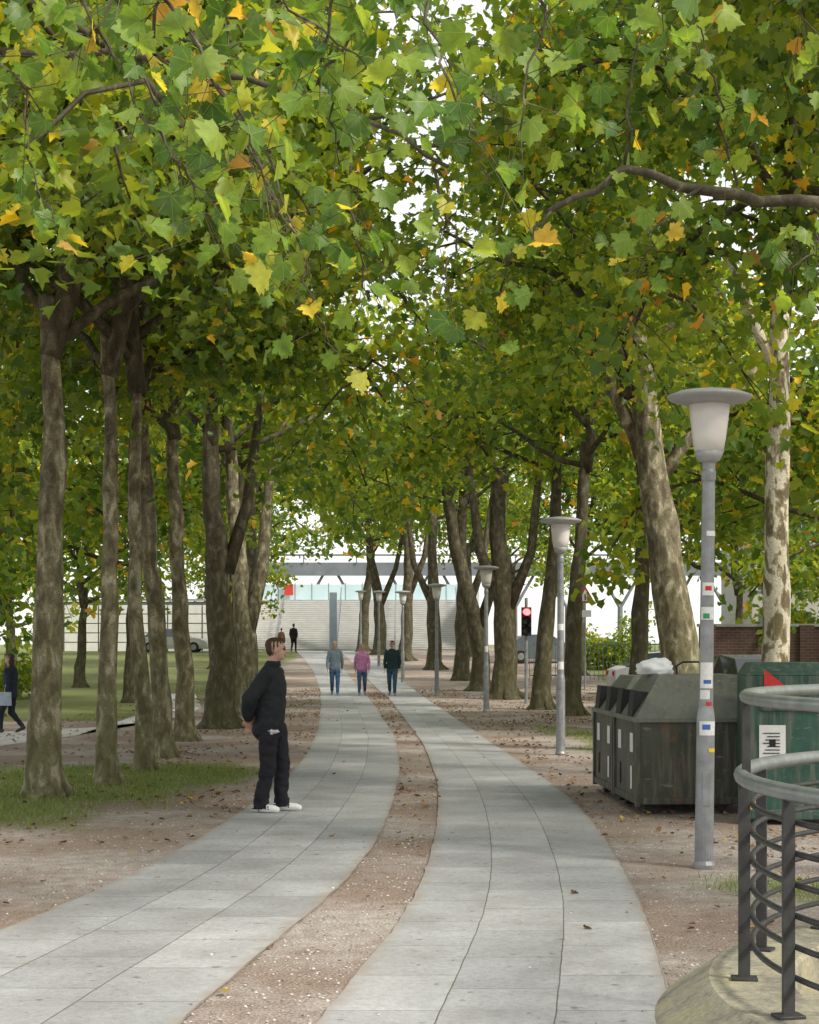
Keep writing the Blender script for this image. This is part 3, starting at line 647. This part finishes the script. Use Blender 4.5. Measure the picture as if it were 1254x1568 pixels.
M_cglass=simple('car_glass',(.03,.04,.05),.08,0,.1,1,spec=.9); M_tyre=simple('tyre',(.02,.02,.02),.8)
def car(x,y,rz,c,name='parked_car'):
    e=empty(name,(x,y,H(x,y)),rz); paint=simple('car_paint',c,.25,.2,.03,3,spec=.6); mb=MB()
    st=[(-2.15,.62,.62,.62,.55),(-2.1,.85,.85,.78,.7),(-1.75,.93,.98,.86,.74),(-1.2,.95,1.38,.88,.62),(-.3,.95,1.46,.89,.64),(.35,.95,1.42,.89,.63),(1.05,.95,.98,.88,.75),(1.75,.82,.84,.84,.72),(2.1,.68,.70,.76,.66),(2.2,.5,.5,.66,.6)]
    V=[];F=[];ms=[]
    for X,zb,zr,wb,wr in st: V+=[(X,-wb+.04,.22),(X,-wb,.45),(X,-wb,zb),(X,-wr,zr),(X,wr,zr),(X,wb,zb),(X,wb,.45),(X,wb-.04,.22)]
    for i in range(len(st)-1):
        for k in range(8):
            F.append((i*8+k,(i+1)*8+k,(i+1)*8+(k+1)%8,i*8+(k+1)%8)); gl=(k in(2,4) and 1<i<6) or (k==3 and i in(2,5)); ms.append(1 if gl else 0)
    o=len(mb.m); mb.add(V,F+[tuple(range(8)),tuple((len(st)-1)*8+k for k in range(7,-1,-1))]); mb.m[o:o+len(ms)]=ms
    for X in (-1.35,1.35):
        for s in (-1,1):
            tube(mb,[(X,s*.70,.32),(X,s*.90,.32)],[.32,.32],20,2); tube(mb,[(X,s*.90,.32),(X,s*.905,.32)],[.19,.17],14,3)
    for s in (-1,1): box(mb,(2.12,s*.55,.6),(.12,.28,.12),4); box(mb,(-2.13,s*.6,.72),(.08,.22,.16),5)
    mb.obj('body',[paint,M_cglass,M_tyre,M_galv,M_white,M_red],e,bevel=.02)
car(8.3,41,math.radians(100),(.35,.37,.4)); car(11.5,53,0,(.1,.11,.13)); car(-14.6,101,0,(.5,.5,.5)); car(9,56,.05,(.5,.5,.52)); car(16,42,1.7,(.12,.13,.15)); car(6.8,84,.2,(.14,.17,.2))
te=empty('traffic_sign',(6.45,60,H(0,60))); mb=MB(); tube(mb,[(0,0,0),(0,0,3.9)],[.035,.035],8,0)
def tri(r,y,z,mi):
    mb.add([(r*math.cos(math.radians(a)),yy,z+r*math.sin(math.radians(a))) for yy in (y,y+.015) for a in (90,210,330)],[(0,1,2),(5,4,3),(0,3,4,1),(1,4,5,2),(2,5,3,0)],mi)
tri(.42,-.06,3.4,1); tri(.29,-.08,3.4,2); box(mb,(0,-.09,3.4),(.04,.01,.22),3); box(mb,(0,-.05,2.8),(.45,.02,.25),2); mb.obj('sign',[M_galv,M_red,M_white,M_black],te)
m,nt=NT('red_signal'); out(nt,nd(nt,'ShaderNodeEmission',Color=(1,.05,.05,1),Strength=12.).outputs[0])
tl=empty('traffic_light',(3.36,47,-.05)); mb=MB(); tube(mb,[(0,0,0),(0,0,3.1)],[.05,.045],10,0); box(mb,(0,-.05,2.42),(.28,.22,.82),1)
for k,z in enumerate((2.68,2.42,2.16)): tube(mb,[(0,-.16,z),(0,-.18,z)],[.11,.11],16,2 if k==0 else 3); tube(mb,[(0,-.16,z+.0),(0,-.27,z+.03)],[.12,.12],12,1,cap=False)
mb.obj('signal_head',[M_galv,M_black,m,M_black],tl)

# ------------------------------------------------------------ people
class Fig:
    def __init__(s): s.mb=MB(); s.lab=[]; s.hc=None
    def _m(s,lab): s.lab+= [lab]*(len(s.mb.v)-len(s.lab))
    def ell(s,c,r,lab,rot=None,n=16,k=12):
        V=[];F=[]
        for i in range(1,k):
            ph=math.pi*i/k
            for j in range(n):
                a=2*math.pi*j/n; v=Vector((r[0]*math.sin(ph)*math.cos(a),r[1]*math.sin(ph)*math.sin(a),r[2]*math.cos(ph)))
                if rot is not None: v=rot@v
                V.append(v+Vector(c))
        for i in range(k-2):
            for j in range(n): F.append((i*n+j,(i+1)*n+j,(i+1)*n+(j+1)%n,i*n+(j+1)%n))
        F.append(tuple(range(n))); F.append(tuple((k-2)*n+j for j in range(n-1,-1,-1)))
        s.mb.add(V,F); s._m(lab)
    def limb(s,pts,rad,lab,n=12,step=.03):
        P=[Vector(pts[0])];R=[rad[0]]
        for i in range(len(pts)-1):
            a,b=Vector(pts[i]),Vector(pts[i+1]); m=max(1,int((b-a).length/step))
            for j in range(1,m+1): P.append(a.lerp(b,j/m)); R.append(rad[i]+(rad[i+1]-rad[i])*j/m)
        tube(s.mb,P,R,n); s._m(lab)
        for p,r in zip(pts,rad): s.ell(p,(r,r,r),lab,n=10,k=8)
    def rings(s,rs,lab,n=24):
        V=[];F=[];Q=[]
        for i in range(len(rs)-1):
            for j in range(4): Q.append([a+(b-a)*j/4 for a,b in zip(rs[i],rs[i+1])])
        Q.append(rs[-1])
        for x,y,z,rf,rl in Q:
            for k in range(n):
                a=2*math.pi*k/n; V.append((x+rf*math.copysign(abs(math.cos(a))**.85,math.cos(a)),y+rl*math.copysign(abs(math.sin(a))**.85,math.sin(a)),z))
        for i in range(len(Q)-1):
            for k in range(n): F.append((i*n+k,i*n+(k+1)%n,(i+1)*n+(k+1)%n,(i+1)*n+k))
        F.append(tuple(range(n-1,-1,-1))); F.append(tuple((len(Q)-1)*n+k for k in range(n)))
        s.mb.add(V,F); s._m(lab)
    def hand(s,w,d,side,curl=.5,lab='skin'):
        w=Vector(w); d=Vector(d).normalized(); t=Vector(side); t=(t-d*t.dot(d)).normalized(); nrm=d.cross(t)
        rot=Matrix((t,nrm,d)).transposed(); s.ell(w+d*.045,(.042,.016,.052),lab,rot)
        for i,(o,L) in enumerate(((.03,.072),(.011,.08),(-.009,.074),(-.028,.058))):
            b=w+d*.085+t*o; m1=b+(d*(1-curl*.4)+nrm*curl*.6).normalized()*L*.45; m2=m1+(d*(1-curl)+nrm*curl).normalized()*L*.3; m3=m2+(d*(.8-curl)+nrm*curl*1.2).normalized()*L*.25
            s.limb([b-d*.02,b,m1,m2,m3],[.009,.0092,.0086,.008,.007],lab,8,.02)
        b=w+d*.02+t*.035; s.limb([b,b+(t*.7+d*.7)*.03,b+(t*.45+d*.9)*.06],[.012,.0105,.009],lab,8,.02)
    def head(s,c,hair='short',yaw=0,sc_=1.):
        c=Vector(c); R=Matrix.Rotation(yaw,3,'Z'); s.hc=(c,R.transposed(),hair)
        def q(x,y,z): return c+R@(Vector((x,y,z))*sc_)
        def e(p,r,l): s.ell(q(*p),tuple(a*sc_ for a in r),l,R)
        e((-.008,0,.025),(.096,.076,.092),'skin'); e((.024,0,-.04),(.070,.06,.078),'skin'); e((.058,0,-.092),(.028,.032,.024),'skin')
        e((.074,0,.022),(.020,.05,.014),'skin')
        s.limb([q(.084,0,.010),q(.100,0,-.024)],[.008*sc_,.012*sc_],'skin',8); 
        e((.086,0,-.058),(.012,.026,.006),'lips'); e((.084,0,-.068),(.011,.022,.006),'lips')
        for sy in (-1,1):
            e((-.005,sy*.080,-.012),(.018,.010,.032),'skin'); e((.080,sy*.031,.004),(.011,.014,.008),'eye'); e((.084,sy*.032,.024),(.008,.02,.004),'brow')
        if hair=='short':
            e((-.025,0,.045),(.098,.080,.080),'hair'); e((-.055,0,.01),(.060,.074,.085),'hair'); e((.022,0,.085),(.070,.064,.036),'hair')
        else:
            e((-.022,0,.045),(.104,.086,.092),'hair'); e((-.06,0,-.05),(.062,.088,.12),'hair'); 
    def build(s,name,vox,cols,loc,rz,scale=1.,fold=.006):
        e=empty(name,loc,rz); e.scale=(scale,)*3
        ob=s.mb.obj('tmp',[]); md=ob.modifiers.new('r','REMESH'); md.mode='VOXEL'; md.voxel_size=vox; md.adaptivity=0
        sm=ob.modifiers.new('s','SMOOTH'); sm.factor=.5; sm.iterations=2
        dg=bpy.context.evaluated_depsgraph_get(); me=bpy.data.meshes.new_from_object(ob.evaluated_get(dg))
        kd=KDTree(len(s.mb.v))
        for i,v in enumerate(s.mb.v): kd.insert(v,i)
        kd.balance(); labs=list(cols.keys()); me.materials.clear()
        for l in labs: me.materials.append(cols[l])
        mi=[]
        hc,HR,hst=s.hc
        for p in me.polygons:
            l=s.lab[kd.find(p.center)[1]]
            if l=='brow': l='hair'
            elif l in('hair','skin') and (p.center-hc).length<.2:
                q=HR@(p.center-hc)
                if l=='hair' and q.x>.025 and q.z<.060+.25*(q.x-.06): l='skin'
                elif l=='hair' and hst=='short' and q.x>-.03 and q.z<.0: l='skin'
                elif l=='skin' and q.z>.078: l='hair'
            mi.append(labs.index(l))
        cloth=[False]*len(me.vertices)
        for p,k in zip(me.polygons,mi):
            if labs[k] in('top','bottom'):
                for v in p.vertices: cloth[v]=True
        co=[]
        for v in me.vertices:
            if cloth[v.index]:
                f=noise.noise(Vector((v.co.x*8,v.co.y*8,v.co.z*13)))+.5*noise.noise(Vector((v.co.x*20,v.co.y*20,v.co.z*30+5)))
                co.append(v.co+v.normal*f*fold)
            else: co.append(v.co.copy())
        for v,c in zip(me.vertices,co): v.co=c
        me.polygons.foreach_set('material_index',mi); me.polygons.foreach_set('use_smooth',[True]*len(mi)); me.update()
        bpy.data.objects.remove(ob)
        b=bpy.data.objects.new('body',me); COL.objects.link(b); b.parent=e
        return e
M_skin=simple('skin',(.50,.31,.235),.5,0,.06,20); M_lips=simple('lips',(.42,.18,.15),.5); M_eye=simple('eyes',(.03,.02,.02),.3)
hairm=lambda c:simple('hair',c,.6,0,.3,60,.4)
cloth=lambda n,c:simple(n,c,.8,0,.15,12,.25,spec=.2)
M_sneak=simple('white_sneakers',(.78,.78,.77),.5,0,.05,20)
def shoe(f,ank,toe,lab='shoes'):
    a=Vector(ank); t=Vector(toe); d=(t-a); d.z=0; d.normalize()
    heel=Vector((a.x,a.y,0))-d*.05; 
    f.limb([heel+Vector((0,0,a.z-.03)),Vector((t.x,t.y,t.z+.002))-d*.03],[.042,.036],lab); f.limb([a,a+Vector((0,0,.04))],[.042,.04],lab)
    f.limb([heel+Vector((0,0,a.z-.045)),Vector((t.x,t.y,t.z-.006))],[.034,.032],lab)
f=Fig()
f.rings([(-.03,0,.84,.125,.175),(-.03,0,.90,.14,.195),(-.02,0,1.0,.14,.20),(-.015,0,1.15,.145,.205),(-.01,0,1.3,.148,.215),(-.012,0,1.4,.132,.205),(-.015,0,1.46,.102,.165),(-.012,0,1.50,.076,.09),(-.002,0,1.535,.066,.07)],'top')
f.ell((-.10,-.02,.85),(.11,.16,.12),'top')
f.rings([(0,0,.78,.10,.15),(0,0,.84,.135,.17),(.01,0,.9,.13,.165)],'bottom')
f.limb([(.02,.09,.86),(.075,.10,.47),(.06,.11,.10)],[.108,.083,.070],'bottom',16); f.limb([(-.02,-.09,.86),(-.02,-.10,.47),(-.10,-.11,.10)],[.108,.083,.070],'bottom',16)
for x,y in ((.06,.11),(-.10,-.11)): f.rings([(x+.01,y,.045,.086,.066),(x+.005,y,.14,.078,.064)],'bottom')
shoe(f,(.06,.11,.09),(.25,.125,.045)); shoe(f,(-.10,-.11,.09),(.08,-.125,.045))
f.limb([(-.01,-.18,1.42),(-.18,-.27,1.16),(-.225,-.12,.985)],[.082,.076,.060],'top',14); f.limb([(-.01,.18,1.42),(-.15,.27,1.17),(-.22,.12,.985)],[.082,.076,.060],'top',14)
f.limb([(-.22,-.12,.985),(-.245,-.075,.94)],[.034,.029],'skin'); f.limb([(-.22,.12,.985),(-.24,.06,.93)],[.034,.029],'skin')
f.hand((-.245,-.075,.94),(-.05,.55,-.8),(-.6,.3,-.2),.55); f.hand((-.24,.06,.93),(.0,-.7,-.6),(-.7,.1,.2),.5)
f.limb([(.0,0,1.48),(.022,0,1.60)],[.062,.055],'skin')
f.head((.045,0,1.675),'short',yaw=.22)
f.rings([(.012,0,1.505,.075,.078),(.012,0,1.55,.067,.071)],'top')
f.ell((.06,-.16,.835),(.06,.03,.014),'shirt')
man_c={'top':cloth('black_jacket',(.022,.025,.029)),'bottom':cloth('black_trousers',(.018,.018,.024)),'skin':M_skin,'hair':hairm((.060,.036,.022)),'lips':M_lips,'eye':M_eye,'shoes':M_sneak,'shirt':cloth('white_shirt',(.55,.55,.55))}
f.build('standing_man',.0062,man_c,(-1.41,16.8,.012),math.radians(-10),1.0,.012)

def walker(name,x,y,rz,top,bottom,hairc,hair,h=1.75,ph=1,shoes=(.05,.05,.05),vox=.012,hood=False,bag=None,arm=.1):
    f=Fig()
    f.rings([(-.01,0,.80,.13,.18),(-.0,0,.92,.135,.185),(0,0,1.05,.125,.17),(0,0,1.2,.13,.18),(0,0,1.32,.135,.195),(-.01,0,1.41,.115,.185),(-.01,0,1.46,.09,.13),(-.01,0,1.50,.07,.075)],'top')
    f.rings([(0,0,.78,.10,.15),(0,0,.85,.125,.17)],'bottom')
    s=ph
    f.limb([(0,.09*s,.86),(.17,.09*s,.48),(.20,.09*s,.10)],[.10,.072,.05],'bottom'); f.limb([(0,-.09*s,.86),(.03,-.09*s,.46),(-.24,-.09*s,.17)],[.10,.072,.05],'bottom')
    shoe(f,(.20,.09*s,.09),(.38,.10*s,.05)); shoe(f,(-.24,-.09*s,.16),(-.10,-.10*s,.05))
    for sd in (-1,1):
        sw=-sd*s*arm
        f.limb([(-.01,sd*.17,1.40),(-.03+sw*.4,sd*.24,1.13),(.04+sw*1.4,sd*.235,.90)],[.068,.055,.042],'top')
        w=(.045+sw*1.5,sd*.235,.875); f.limb([(.04+sw*1.4,sd*.235,.9),w],[.028,.026],'skin',8); f.hand(w,(.15,-sd*.05,-1),(1,0,0),.4)
    f.limb([(0,0,1.46),(.015,0,1.58)],[.055,.05],'skin'); f.head((.03,0,1.645),hair)
    if hood: f.ell((-.07,0,1.5),(.08,.12,.07),'top')
    if bag: f.rings([(-.02,bag*.27,.62,.16,.05),(-.02,bag*.27,.92,.15,.045)],'bag'); f.limb([(.0,bag*.27,.9),(.0,bag*.1,1.47)],[.014,.014],'bag',6)
    c={'top':cloth('jacket',top),'bottom':cloth('trousers',bottom),'skin':M_skin,'hair':hairm(hairc),'lips':M_lips,'eye':M_eye,'shoes':simple('shoes',shoes),'bag':cloth('bag_fabric',(.35,.42,.5)),'shirt':M_white}
    f.build(name,vox,c,(x,y,H(x,y)+.012),rz,h/1.75,.012)
R90=math.radians(-90)
walker('walking_woman',-2.47,54,R90+.05,(.18,.24,.29),(.05,.10,.20),(.40,.38,.36),'long',1.78,1,(.1,.2,.35),hood=True)
walker('walking_woman',-1.58,54.4,R90,(.60,.25,.48),(.08,.13,.23),(.32,.24,.16),'long',1.70,-1,(.3,.3,.32),bag=None,hood=True)
walker('walking_man',-.57,53.8,R90-.04,(.022,.045,.05),(.04,.10,.17),(.03,.025,.02),'short',1.80,1,(.25,.25,.25),arm=.02)
walker('walking_woman',-7.7,31.5,math.radians(165),(.025,.03,.05),(.02,.025,.04),(.05,.03,.02),'long',1.52,1,bag=1)
walker('pedestrian',-7.1,100,math.radians(80),(.02,.02,.022),(.02,.02,.025),(.03,.02,.02),'short',1.75,-1,vox=.02)
walker('pedestrian',-8.4,107,math.radians(80),(.25,.12,.08),(.03,.03,.05),(.03,.02,.02),'short',1.5,1,vox=.02)

# ------------------------------------------------------------ light, sky, camera
SE,SR=math.radians(42),math.radians(125)
w=bpy.data.worlds.new('World'); sc.world=w; w.use_nodes=True; nt=w.node_tree
sky=nt.nodes.new('ShaderNodeTexSky'); sky.sky_type='NISHITA'; sky.sun_disc=False; sky.sun_elevation=SE; sky.sun_rotation=SR; sky.air_density=1.; sky.dust_density=1.
cl=mixc(nt,.7,sky.outputs[0],(9.6,9.5,9.2))   # thin bright overcast veil over the clear sky
bg=nt.nodes['Background']; bg.inputs[1].default_value=.15; nt.links.new(cl,bg.inputs[0])
sd=Vector((math.sin(SR)*math.cos(SE),math.cos(SR)*math.cos(SE),math.sin(SE)))
l=bpy.data.lights.new('sun','SUN'); l.energy=4.2; l.angle=math.radians(10); l.color=(1,.93,.80)
lo=bpy.data.objects.new('sun',l); COL.objects.link(lo); lo.rotation_euler=sd.to_track_quat('Z','Y').to_euler(); lo.location=(20,-20,30)
cam=bpy.data.cameras.new('camera'); co=bpy.data.objects.new('camera',cam); COL.objects.link(co)
co.location=(0,0,1.75); co.rotation_euler=(math.radians(90),0,0)
cam.sensor_fit='VERTICAL'; cam.sensor_height=36; cam.lens=57.4; cam.shift_y=.128; cam.clip_end=2000; cam.clip_start=.1
sc.camera=co
